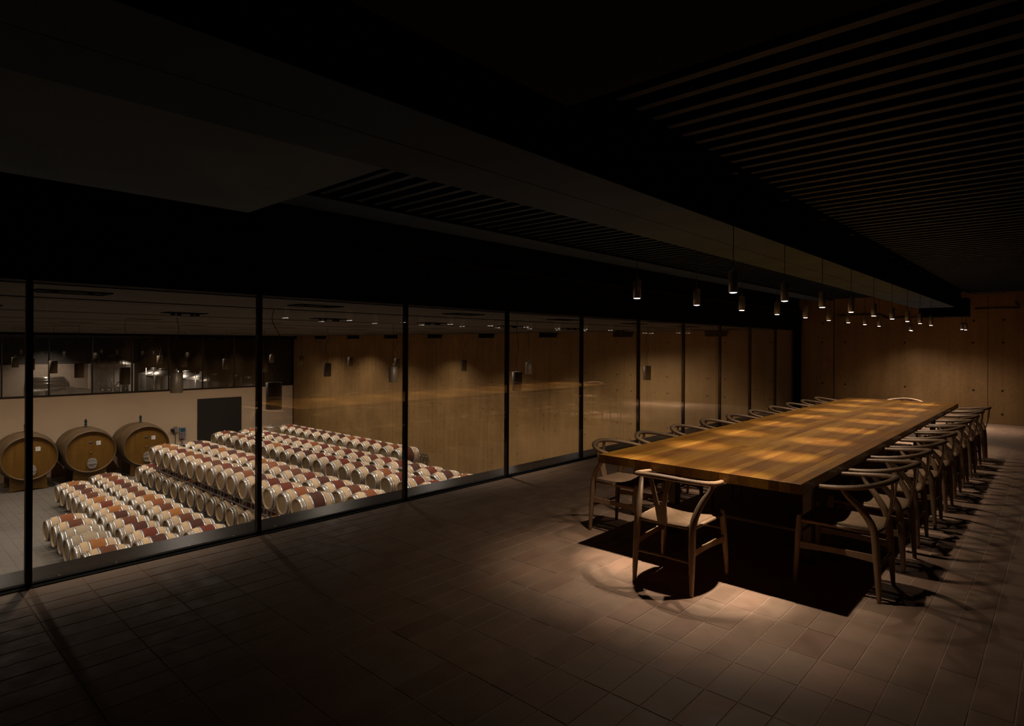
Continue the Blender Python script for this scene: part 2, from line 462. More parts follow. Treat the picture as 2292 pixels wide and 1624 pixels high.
def build_room_shell():
    struct(MB().box(XR, XR + .2, YB, YE, 0, 3.0).build('wall_right', 'hall_upper'))
    struct(MB().box(GX, XR, YB - .2, YB, 0, 3.0).build('wall_back', 'hall_upper'))
    c = struct(MB().box(GX - .3, XR + .2, YB - .2, YE + .3, 3.0, 3.2).build('ceiling', 'black_paint'))
    # slats of the open ceiling: the ones in view are separate pieces
    me = MB().box(-1.55, XR, -0.024, 0.024, 2.75, 2.82).mesh('ceiling_slat', 'slat_paint')
    me2 = MB().box(-4.20, -2.33, -0.024, 0.024, 2.75, 2.82).mesh('ceiling_slat', 'slat_paint')
    y = 1.775
    while y < YE - .1:
        put('ceiling_slat', me, c, (0, y, 0)); put('ceiling_slat', me2, c, (0, y, 0))
        y += 0.1615
    # cross runners above the slats
    m = MB()
    for k in range(12): m.box(-1.5 + k * .42, -1.47 + k * .42, YB, YE, 2.83, 2.86)
    m.build('slat_runner', 'dark_soffit', c)['kind'] = 'stuff'

def build_beams():
    # main boxed beam with two rows of boards under it
    b = struct(MB().box(-2.316, -1.662, YB, 15.9, 2.418, 2.99).build('trim_3', 'black_paint'))
    for (x0, x1) in ((-2.316, -1.990), (-1.984, -1.662)):
        MB().box(x0, x1, YB, 15.9, 2.41, 2.418).build('soffit_board', 'grey_board', b)
    # wide dropped panels by the viewer
    p = struct(MB().box(-3.73, -2.318, YB, 1.65, 2.418, 2.99).build('trim_4', 'black_paint'))
    MB().box(-3.73, -2.318, YB, 1.65, 2.411, 2.418).build('soffit_board', 'panel_board', p)
    p = struct(MB().box(-1.25, XR, YB, 1.64, 2.418, 2.99).build('trim_5', 'black_paint'))
    MB().box(-1.25, XR, YB, 1.64, 2.411, 2.418).build('soffit_board', 'dark_soffit', p)
    # second beam towards the glass, then black slabs that keep the recess dark
    b = struct(MB().box(-4.62, -4.22, 1.66, YE, 2.731, 2.99).build('trim_6', 'black_paint'))
    MB().box(-4.62, -4.22, 1.66, YE, 2.725, 2.731).build('soffit_board', 'grey_board', b)
    struct(MB().box(-4.99, -4.63, 1.66, YE, 2.80, 2.99).build('trim_7', 'black_paint'))  # black slab added to hold the darkness above the bulkhead
    struct(MB().box(-4.99, -3.74, YB, 1.65, 2.80, 2.99).build('trim_8', 'black_paint'))
    # bulkhead above the glass, its top-edge glow painted as a lighter strip
    b = struct(MB().box(-4.985, -4.93, YB, YE, 2.10, 2.46).build('trim_9', 'black_paint'))
    MB().box(-4.985, -4.925, YB, YE, 2.461, 2.50).build('glow_strip', 'dark_soffit', b)  # lighter colour stands in for light along the upper edge
    # header over the windows
    struct(MB().box(GX - .12, GX + .05, YB, YE, 2.012, 2.99).build('trim_10', 'black_paint'))
    # duct end near the end wall
    o = MB().box(-2.27, -1.46, 15.0, 15.5, 2.23, 2.59).build('air_duct', 'black_paint')
    tag(o, 'black boxed air duct crossing under the ceiling beam beside the concrete end wall', 'duct')
    o = MB()
    o.tube([(-4.1, 16.186, 2.36), (-3.2, 16.186, 2.36), (-3.1, 16.186, 2.27), (-1.9, 16.186, 2.27)], 0.012, 6)
    tag(o.build('conduit', 'wine_pipe'), 'thin dark conduit running under the ceiling in front of the end wall', 'conduit')
    o = MB().tube([(-1.45, 16.186, 2.42), (-0.72, 16.186, 2.42), (-0.78, 16.186, 2.56)], 0.012, 6)
    tag(o.build('conduit', 'wine_pipe'), 'thin dark conduit bent up on top of the concrete end wall', 'conduit')
    o = MB().box(-1.5, -0.95, 15.9, 16.1, 2.70, 2.78)
    tag(o.build('junction_tray', 'hall_wall'), 'small brown metal tray above the conduit on the end wall', 'tray')

def build_windows():
    # mullions
    for n, k in enumerate(range(-2, 11)):
        y = M0 + MD * k
        struct(MB().box(GX - .030, GX + .024, y - .0135, y + .0135, 0.0, 2.03).build('trim_%d' % (20 + n), 'mullion_metal'))
    for n, k in enumerate(range(-2, 10)):
        y0, y1 = M0 + MD * k + .0145, M0 + MD * (k + 1) - .0145
        wroot = struct(empty('window_%d' % (n + 1), (GX, (y0 + y1) / 2, 0)))
        L = (y1 - y0) / 2
        for xx in (-0.022, 0.018):
            MB().box(xx - .003, xx + .003, -L, L, .012, 2.02).build('pane', 'window_glass', wroot)
        for s_ in (-1, 1):
            MB().box(-0.026, 0.021, s_ * L - (.004 if s_ > 0 else 0), s_ * L + (.0 if s_ > 0 else .004), .02, 2.0).build('glazing_bead', 'mullion_metal', wroot)
        MB().box(-0.03, 0.022, -L, L, 0.0, 0.012).build('bottom_rail', 'black_paint', wroot)
    # last post against the concrete
    struct(MB().box(GX - .1, GX + .10, YE - .09, YE, 0, 2.3).build('trim_40', 'black_paint'))

def build_cellar_shell():
    # floor
    m = MB().box(WX, -5.36, -4.2, YE + .3, ZF - .2, ZF - .008)
    cf = struct(m.build('floor_cellar', 'cellar_joint'))
    m = MB(); n = 0
    y = 0.7; j = 0
    while y < 9.0:
        x = WX + (0.26 if j % 2 else 0)
        while x < -15.5:
            m.box(x + .002, x + .518, y + .002, y + .258, ZF - .012, ZF + rnd.uniform(-.001, .001))
            x += .52
        y += .26; j += 1
    m.box(WX, -5.36, -4.2, .7, ZF - .012, ZF); m.box(WX, -5.36, y, YE, ZF - .012, ZF); m.box(x, -5.36, .7, y, ZF - .012, ZF)
    m.build('floor_slabs', 'cellar_tile', cf)['kind'] = 'stuff'
    # walls under the upper floor, behind and at the far side
    struct(MB().box(-5.36, -5.16, -4.2, YE, ZF, -.36).build('wall_cellar_near', 'plaster'))
    struct(MB().box(WX, -5.2, -4.4, -4.2, ZF, 2.0).build('wall_cellar_side', 'plaster'))
    # far wall: plaster below the glass band
    struct(MB().box(WX - .2, WX, -4.2, YE + .03, ZF, -.62).build('wall_far', 'plaster'))
    struct(MB().box(WX - .24, WX + .03, -4.2, YE, -.62, -.565).build('trim_50', 'mullion_metal'))
    struct(MB().box(WX - .12, WX + .02, -4.2, YE, 1.93, 2.03).build('trim_51', 'black_paint'))
    for n, k in enumerate(range(-5, 9)):
        yy = 3.99 + 1.512 * k
        struct(MB().box(WX - .06, WX + .04, yy - .022, yy + .022, -.565, 1.95).build('trim_%d' % (52 + n), 'mullion_metal'))
        if k < 8:
            wr = struct(empty('window_%d' % (20 + n), (WX, yy + .756, 0)))
            MB().box(-.012, -.004, -.733, .733, -.56, 1.94).build('pane', 'far_glass', wr)
    struct(MB().box(WX - .1, WX + .06, YE - .12, YE, -.565, 2.0).build('trim_70', 'black_paint'))
    # ceiling of wide concrete boards between dark slots
    c = struct(MB().box(WX, GX - .12, -4.2, YE, ZC + .06, ZC + .3).build('ceiling_cellar', 'black_paint'))
    edges = [-5.164]
    x = -5.46
    segs = []
    prev = -5.164
    xs = [-5.42, -5.49] 
    segs.append((-5.40, -5.164)); prev = -5.53
    for k in range(9):
        s0 = -7.03 - 2.97 * k
        segs.append((s0, prev)); segs.append((s0 - .42, s0 - .20)); prev = s0 - .45
        if prev < WX: break
    segs.append((WX, prev))
    for a, b in segs:
        a, b = max(min(a, b), WX), max(a, b)
        if b - a > .02:
            MB().box(a, b, -4.2, YE, ZC, ZC + .06).build('ceiling_board', 'ceiling_concrete', c)
    for k in range(9):
        xx = -7.1 - 2.97 * k
        m = MB().box(xx - .24, xx + .24, YE - .35, YE, 1.87, ZC)
        m.box(xx - .28, xx + .28, YE - .3, YE, 1.98, ZC).build('beam_end', 'black_paint', c)

def build_tank_hall():
    X0, X1 = -56.0, WX - .25
    struct(MB().box(X0, X1, -6, 26, ZF - .2, ZF).build('floor_tank_hall', 'tank_floor'))
    struct(MB().box(X0, X1, -6, 26, 2.6, 2.8).build('ceiling_tank_hall', 'hall_upper'))
    struct(MB().box(X0 + 0, X1 - .0, 25.8, 26, ZF, 2.6).build('wall_tank_hall_side', 'hall_upper'))
    struct(MB().box(X0, X0 + .2, 14.0, 26, ZF, 2.6).build('wall_tank_hall_end', 'hall_upper'))
    struct(MB().box(-46.2, -46, -6, 11.2, ZF, .30).build('wall_tank_hall', 'hall_wall'))
    struct(MB().box(-46.3, -46.1, -6, 14, .30, 2.6).build('wall_tank_hall_upper', 'hall_upper'))
    struct(MB().box(X0, X1, -6.2, -6, ZF, 2.6).build('wall_tank_hall_near', 'hall_upper'))

# ================================================================== TABLE
TX_0, TX_1, TY_0, TY_1 = -2.700, -1.205, 3.956, 11.304
def build_table():
    t = empty('banquet_table', ((TX_0 + TX_1) / 2, (TY_0 + TY_1) / 2, 0))
    tag(t, 'long oak banquet table with a thick butcher-block top on steel legs', 'table')
    cx, cy = (TX_0 + TX_1) / 2, (TY_0 + TY_1) / 2
    n = 23; wd = (TX_1 - TX_0) / n
    cnt = 0
    for i in range(n):
        x0 = TX_0 + i * wd - cx
        y = TY_0
        while y < TY_1 - .01:
            ln = rnd.uniform(1.0, 2.1)
            y2 = y + ln
            if TY_1 - y2 < .45: y2 = TY_1
            h = .75 + rnd.uniform(-.0004, .0003)
            o = MB().cbox(0.0002, wd - .0002, -(y2 - y) / 2 + .0002, (y2 - y) / 2 - .0002, 0, h - .685, .0006).build('plank', 'table_oak', t, (x0, (y + y2) / 2 - cy, .685))
            y = y2; cnt += 1
    for yy in (4.80, 7.63, 10.46):
        for xx in (-2.50, -1.41):
            m = MB().box(xx - .03 - cx, xx + .03 - cx, yy - .03 - cy, yy + .03 - cy, 0.012, .645)
            m.box(xx - .045 - cx, xx + .045 - cx, yy - .045 - cy, yy + .045 - cy, 0, .012).build('leg', 'leg_steel', t)
        m = MB().box(-2.53 - cx, -1.38 - cx, yy - .03 - cy, yy + .03 - cy, .645, .685)
        m.build('cross_rail', 'leg_steel', t)
        MB().box(-2.47 - cx, -1.44 - cx, yy - .012 - cy, yy + .012 - cy, .212, .232).build('lower_bar', 'leg_steel', t)

# ================================================================== CHAIR
def make_chair():
    c = empty('wishbone_chair')
    W = 'chair_oak'
    # bow rail: back and armrests in one piece
    half = [(-.266, .085, .690), (-.272, .02, .694), (-.268, -.05, .700), (-.245, -.135, .712), (-.19, -.212, .727), (-.10, -.268, .741), (0, -.288, .747)]
    pts = half + [(-x, y, z) for x, y, z in reversed(half[:-1])]
    rr = [.0135, .0150, .0165, .0165, .0165, .0175, .0185]; rr = rr + list(reversed(rr[:-1]))
    sp = smooth_path([(*p, r) for p, r in zip(pts, rr)], 5)
    m = MB().tube([p[:3] for p in sp], [p[3] * 1.25 for p in sp], 12, True, ((0, 0, 1), .78))
    # rounded arm tips
    for sx in (-1, 1):
        m.lathe([(0.0135, -.0005), (.0115, .006), (.007, .010), (.0005, .012)], 'y', 10, (sx * .266, .085, .690))
    m.build('bow_rail', W, c)
    # rear legs, S-curved up to the bow
    for s_ in (-1, 1):
        P = [(s_ * .205, -.243, 0, .0130), (s_ * .203, -.236, .12, .0180), (s_ * .200, -.226, .28, .0225), (s_ * .198, -.214, .42, .0235), (s_ * .205, -.188, .50, .0225),
             (s_ * .226, -.130, .585, .0200), (s_ * .250, -.075, .645, .0168), (s_ * .264, -.045, .692, .0130)]
        sp = smooth_path(P, 4)
        MB().tube([p[:3] for p in sp], [p[3] for p in sp], 10).build('rear_leg', W, c)
        P = [(s_ * .243, .245, 0, .0125), (s_ * .236, .240, .14, .0170), (s_ * .226, .234, .30, .0200), (s_ * .216, .228, .42, .0200), (s_ * .214, .226, .463, .0160), (s_ * .214, .226, .468, .010)]
        sp = smooth_path(P, 3)
        MB().tube([p[:3] for p in sp], [p[3] for p in sp], 10).build('front_leg', W, c)
        # side stretcher: a thin board on edge, arched below
        m = MB(); n = 7
        for i in range(n):
            t = i / (n - 1); y = -.222 + t * .452; x = s_ * (.199 + t * .027)
            zt = .292 - .0 * t; zb = .245 + .012 * math.sin(math.pi * t)
            b = len(m.v)
            m.v += [(x - .008, y, zb), (x + .008, y, zb), (x + .008, y, zt), (x - .008, y, zt)]
            if i:
                for k in range(4):
                    k2 = (k + 1) % 4
                    m.f.append((b - 4 + k, b - 4 + k2, b + k2, b + k)); m.sm.append(False)
        m.f.append((0, 1, 2, 3)); m.f.append((b + 3, b + 2, b + 1, b)); m.sm += [False, False]
        m.build('side_stretcher', W, c)
    MB().tube(smooth_path([(-.20, -.232, .212), (-.1, -.232, .214), (0, -.232, .215), (.1, -.232, .214), (.20, -.232, .212)], 2), [.008] + [.0105] * 7 + [.008], 8).build('rear_stretcher', W, c)
    MB().tube([(-.228, .236, .335), (0, .236, .337), (.228, .236, .335)], [.008, .012, .008], 8).build('front_stretcher', W, c)
    # seat frame rails
    for nm, a, b in (('seat_rail', (-.196, -.215, .425), (.196, -.215, .425)), ('seat_rail', (-.215, .228, .432), (.215, .228, .432)),
                     ('seat_rail', (-.198, -.212, .428), (-.215, .226, .432)), ('seat_rail', (.198, -.212, .428), (.215, .226, .432))):
        MB().tube([a, b], .0125, 8).build(nm, W, c)
    # woven seat: dished pad with rolled edges
    m = MB(); nx, ny = 13, 13
    def sp_(u, v):
        hw = .193 + (v + 1) / 2 * .022
        x = u * hw; y = .007 + v * .232 - (0.018 * (1 - u * u) if v < 0 else 0) * (-v) ** 2
        rim = max(abs(u), abs(v))
        z = .452 - .020 * (1 - u * u) * (1 - v * v) - (.022 * max(0, (rim - .86) / .14) ** 2) + .008 * u * u * (1 - abs(v)) 
        return x, y, z
    us = [-1, -.965, -.9, -.78, -.55, -.28, 0, .28, .55, .78, .9, .965, 1]
    for v in us:
        for u in us: m.v.append(sp_(u, v))
    for i in range(12):
        for j in range(12):
            a = i * 13 + j; m.f.append((a, a + 1, a + 14, a + 13)); m.sm.append(True)
    b = len(m.v)
    for v in us:
        for u in us:
            x, y, z = sp_(u, v); rim = max(abs(u), abs(v))
            m.v.append((x * .995, y, .418 + (.012 if rim > .99 else 0)))
    for i in range(12):
        for j in range(12):
            a = b + i * 13 + j; m.f.append((a, a + 13, a + 14, a + 1)); m.sm.append(True)
    ring = [j for j in range(13)] + [13 * i + 12 for i in range(1, 13)] + [156 + j for j in range(11, -1, -1)] + [13 * i for i in range(11, 0, -1)]
    for q in range(len(ring)):
        a, d = ring[q], ring[(q + 1) % len(ring)]
        m.f.append((a, b + a, b + d, d)); m.sm.append(True)
    m.build('seat', 'paper_cord', c)
    # Y splat: flat, leaning back, forked
    def lean(z): return -.236 - (z - .43) * .16 - 0.012 * math.sin((z - .43) / .31 * math.pi)
    out = [(-.034, .425), (.034, .425), (.0375, .50), (.042, .56), (.058, .65), (.079, .732), (.050, .738), (.032, .665), (.016, .585), (.006, .545), (-.006, .545), (-.016, .585), (-.032, .665), (-.050, .738), (-.079, .732), (-.058, .65), (-.042, .56), (-.0375, .50)]
    m = MB(); n = len(out)
    for off in (.006, -.006):
        for x, z in out: m.v.append((x, lean(z) + off, z))
    quads = [(0, 1, 2, 17), (17, 2, 3, 16), (16, 3, 9, 10), (3, 4, 8, 9), (4, 5, 6, 7), (4, 7, 8), (10, 11, 15, 16), (11, 12, 15), (12, 13, 14, 15)]
    for q in quads:
        m.f.append(tuple(q)[::-1]); m.sm.append(False); m.f.append(tuple(i + n for i in q)); m.sm.append(False)
    for i in range(n):
        j = (i + 1) % n; m.f.append((i, j, j + n, i + n)); m.sm.append(False)
    m.build('splat', W, c)
    return c

def build_chairs():
    proto = make_chair(); used = [False]
    def place(x, y, rz, label, group):
        if not used[0]: c = proto; used[0] = True
        else: c = copy_tree(proto)
        c.location = (x, y, 0); c.rotation_euler = (0, 0, rz)
        tag(c, label, 'chair', group); return c
    place(-1.968, 3.856, R(1.5), 'pale wood wishbone-back chair alone at the near end of the table', 'wishbone chairs around the banquet table')
    place(-1.952, 11.50, R(180), 'pale wood wishbone-back chair alone at the far end of the table', 'wishbone chairs around the banquet table')
    for k in range(10):
        nm = 'nearest' if k == 0 else (ORD[k + 1] + ' nearest' if k < 9 else 'farthest')
        y = 4.545 + .705 * k
        place(-1.100 + rnd.uniform(-.012, .012) * (k > 0), y, R(90) + rnd.uniform(-.02, .02), 'pale wishbone-back chair, %s on the table side away from the glass' % nm, 'wishbone chairs around the banquet table')
        place(-2.802 + rnd.uniform(-.004, .012), y, R(-90) + rnd.uniform(-.02, .02), 'pale wishbone-back chair, %s on the table side facing the glass wall' % nm, 'wishbone chairs around the banquet table')

# ================================================================== TABLE PENDANTS
def build_pendants():
    def make():
        r = empty('pendant_lamp')
        m = MB().lathe([(0.0005, .142), (.010, .141), (.0272, .139), (.0290, .136), (.0290, .002), (.0272, 0.0), (.0245, 0.0), (.0240, .006), (.0240, .012)], 'z', 24)
        m.build('lamp_shade', 'pendant_steel', r)
        MB().lathe([(.0240, .002), (.021, -.0018), (.014, -.0032), (.0005, -.004)], 'z', 20).build('light_disc', 'lamp_glow', r)
        MB().lathe([(.004, .141), (.006, .143), (.005, .160), (.002, .163)], 'z', 10).build('cable_gland', 'pendant_steel', r)
        MB().tube([(0, 0, .16), (0, 0, .80)], .0028, 6).build('cable', 'cable_black', r)
        MB().lathe([(.030, .80), (.030, .782), (.028, .780), (.0005, .780)], 'z', 18).build('ceiling_rose', 'cable_black', r)
        return r
    proto = make(); first = [True]
    def place(x, y, label, scale=1.0):
        r = proto if first[0] else copy_tree(proto)
        first[0] = False
        r.location = (x, y, 1.952)
        tag(r, label, 'lamp', 'pendant lamps over the table')
        spot('lamp_core', (x, y, 1.943), P_PENDANT_CORE * scale, 30, 1.0, .014)
        spot('lamp_beam', (x, y, 1.943), P_PENDANT_BEAM * scale, 69, 0.8, .014)
        spot('lamp_spill', (x, y, 1.943), P_PENDANT_WIDE * (scale if scale == 1 else 2.2), 140, 0.9, .016)
    for k in range(9):
        nm = 'nearest' if k == 0 else (ORD[k + 1] + ' nearest' if k < 8 else 'farthest')
        place(-1.614, 3.905 + .981 * k, 'lit steel cylinder pendant over the table, %s in the row away from the glass' % nm)
        place(-2.349, 3.930 + .981 * k, 'lit steel cylinder pendant over the table, %s in the row toward the glass' % nm)
    place(-2.41, 14.95, 'lit steel pendant by the end wall, front one of the pair behind the table', .55)
    place(-2.46, 15.40, 'lit steel pendant by the end wall, rear one of the pair behind the table', .55)
    place(-1.52, 14.75, 'lit steel pendant by the end wall, front one of the pair beyond the chairs', .55)
    place(-1.50, 15.15, 'lit steel pendant by the end wall, rear one of the pair beyond the chairs', .55)

# ================================================================== BARRELS
BL = 0.95
def rad(y):  # y from -BL/2..BL/2
    return .272 + (.352 - .272) * (1 - (abs(y) / (BL / 2)) ** 2.0)
def make_barrel():
    """origin on the floor of its rack under the middle; axis along y; centre at z=.36"""
    r = empty('wine_barrel'); zc = .36; n = 28
    def seg(y0, y1, off=0.0, k=7, ends=False):
        pr = [(rad(y0 + (y1 - y0) * i / k) + off, y0 + (y1 - y0) * i / k) for i in range(k + 1)]
        return pr
    H_ = BL / 2
    prof = [(.245, -H_ + .035), (.252, -H_), (.268, -H_)] + seg(-H_ + .01, -.165) 
    m = MB().lathe(prof, 'y', n, (0, 0, zc))
    prof2 = seg(.165, H_ - .01) + [(.268, H_), (.252, H_), (.245, H_ - .035)]
    m.lathe(prof2, 'y', n, (0, 0, zc))
    m.build('staves', 'stave_pale', r)
    MB().lathe(seg(-.166, .166, .0, 6), 'y', n, (0, 0, zc)).build('belly_band', 'stain_brown', r)
    m = MB()
    m.lathe([(.247, -H_ + .034), (.0005, -H_ + .033)], 'y', n, (0, 0, zc))
    m.build('head', 'head_oak', r)
    m = MB().lathe([(.0005, H_ - .033), (.247, H_ - .034)], 'y', n, (0, 0, zc)); m.build('head', 'head_oak', r)
    for y0, y1 in ((-H_ + .003, -H_ + .058), (-H_ + .085, -H_ + .128), (-.196, -.152)):
        for s_ in (1, -1):
            a, b = (y0, y1) if s_ > 0 else (-y1, -y0)
            pr = [(rad(a) - .002, a), (rad(a) + .006, a), (rad(b) + .006, b), (rad(b) - .002, b)]
            MB().lathe(pr, 'y', n, (0, 0, zc)).build('hoop', 'zinc_hoop', r)
    MB().lathe([(.026, .350), (.024, .366), (.018, .374), (.0005, .375)], 'z', 12, (0, 0, zc)).build('bung', 'silicone_bung', r)
    return r
BANDS = ['stain_brown', 'stain_red', 'stain_dark', 'stain_rust', 'stain_orange']
BNAME = {'stain_brown': 'brown', 'stain_red': 'wine-red', 'stain_dark': 'dark plum', 'stain_rust': 'rust', 'stain_orange': 'orange'}

def barrel_copy(proto, stave, band, first=False):
    r = proto if first else proto.copy()
    if not first: COL.objects.link(r)
    for ch in list(proto.children):
        if first: c = ch
        else: c = ch.copy(); COL.objects.link(c); c.parent = r
        if ch.name.startswith('staves'):
            c.material_slots[0].link = 'OBJECT'; c.material_slots[0].material = MATS[stave]
        elif ch.name.startswith('belly_band'):
            c.material_slots[0].link = 'OBJECT'; c.material_slots[0].material = MATS[band]
    return r

def make_rack(h):
    """rack for two barrels side by side; h = height below the barrels"""
    r = empty('barrel_rack')
    for y in (-.27, .27):
        m = MB()
        m.box(-.765, .765, y - .018, y + .018, -.045, -.01)
        m.box(-.765, .765, y - .018, y + .018, -h, -h + .03)
        for x in (-.76, -.56, -.22, 0, .22, .56, .73): m.box(x, x + .022, y - .010, y + .010, -h + .03, -.045)
        m.build('side_frame', 'rack_steel', r)
    for x in (-.62, -.15, .15, .62):
        m = MB().box(x - .02, x + .02, -.252, .252, -.04, -.012); m.build('cross_tube', 'rack_steel', r)
    for x in (-.50, -.275, .275, .50):
        m = MB()
        for y in (-.27, .27): m.box(x - .03, x + .03, y - .02, y + .02, -.010, .035)
        m.build('cradle', 'rack_steel', r)
    return r

def build_barrels():
    proto = make_barrel()
    racks = {}
    def rack_at(x, y, z, h, label):
        if h not in racks:
            racks[h] = make_rack(h); r = racks[h]
        else: r = copy_tree(racks[h])
        r.location = (x, y, z); tag(r, label, 'rack', 'steel barrel racks'); return r
    SP = .775
    Z1 = -3.49; Z2 = -2.54
    rows = [  # name, Y of near heads, x of far barrel, count, tier heights, weights, sideword
        ('outermost short row', 3.55, -20.40, 7, [Z1], 'c'),
        ('outer low row', 4.66, -25.12, 12, [Z1], 'b'),
        ('inner low row', 5.78, -25.85, 14, [Z1], 'b'),
        ('row facing the aisle', 7.50, -26.60, 17, [Z1, Z2], 'a'),
        ('row behind the aisle row', 8.62, -26.60, 19, [Z1, Z2], 'a'),
        ('fifth tall row', 10.50, -27.00, 20, [Z1, Z2], 'd'),
        ('sixth tall row', 11.62, -27.00, 20, [Z1, Z2], 'd'),
        ('row along the concrete wall', 13.42, -27.05, 13, [Z1, Z2], 'e'),
    ]
    used = [False]
    for name, yh, x0, cnt, tiers, code in rows:
        yc = yh + BL / 2
        SP = .745 if code == 'e' else .775
        for ti, z in enumerate(tiers):
            for k in range(cnt):
                x = x0 + k * SP
                if code == 'a' and ti == 1 and k < 2: continue
                # lower tier inside the stacks is hidden by its neighbours: only the faces to the aisles are built
                if ti == 0 and len(tiers) == 2 and name not in ('row facing the aisle',) and k not in (0, 1): continue
                rv = rnd.random()
                band = rnd.choices(BANDS, (5, 3, 3, 2, 2) if code in 'bc' else (5, 4, 3, 3, 1))[0]
                stave = 'stave_tan' if rv < .3 else 'stave_pale'
                plainb = (code == 'c' and k in (2, 3))
                if plainb: stave = band = 'stave_grey'
                r = barrel_copy(proto, stave, band, not used[0]); used[0] = True
                dx, dy = rnd.uniform(-.012, .012), rnd.uniform(-.02, .02)
                r.location = (x + dx, yc + dy, z - .36); r.rotation_euler = (0, 0, rnd.uniform(-.01, .01))
                tier = '' if len(tiers) == 1 else (', upper tier' if ti else ', lower tier')
                if plainb: lab = 'unstained grey oak barrel, %s from far end of %s' % (ORD[k + 1], name)
                else: lab = '%s-banded oak barrel, %s from far end of %s%s' % (BNAME[band], ORD[k + 1], name, tier)
                tag(r, lab, 'barrel', 'oak wine barrels in rows in the cellar')
            # racks
            k = 2 if (code == 'a' and ti == 1) else 0
            q = 1
            while k < cnt:
                if not (ti == 0 and len(tiers) == 2 and name != 'row facing the aisle' and k > 1):
                    h = .105 if ti == 0 else .235
                    rack_at(x0 + (k + .5) * SP, yc, z - .353, h, 'steel rack, %s from far end, under the %s%s' % (ORD[q], name, '' if len(tiers) == 1 else (' upper tier' if ti else ' lower tier')))
                k += 2; q += 1

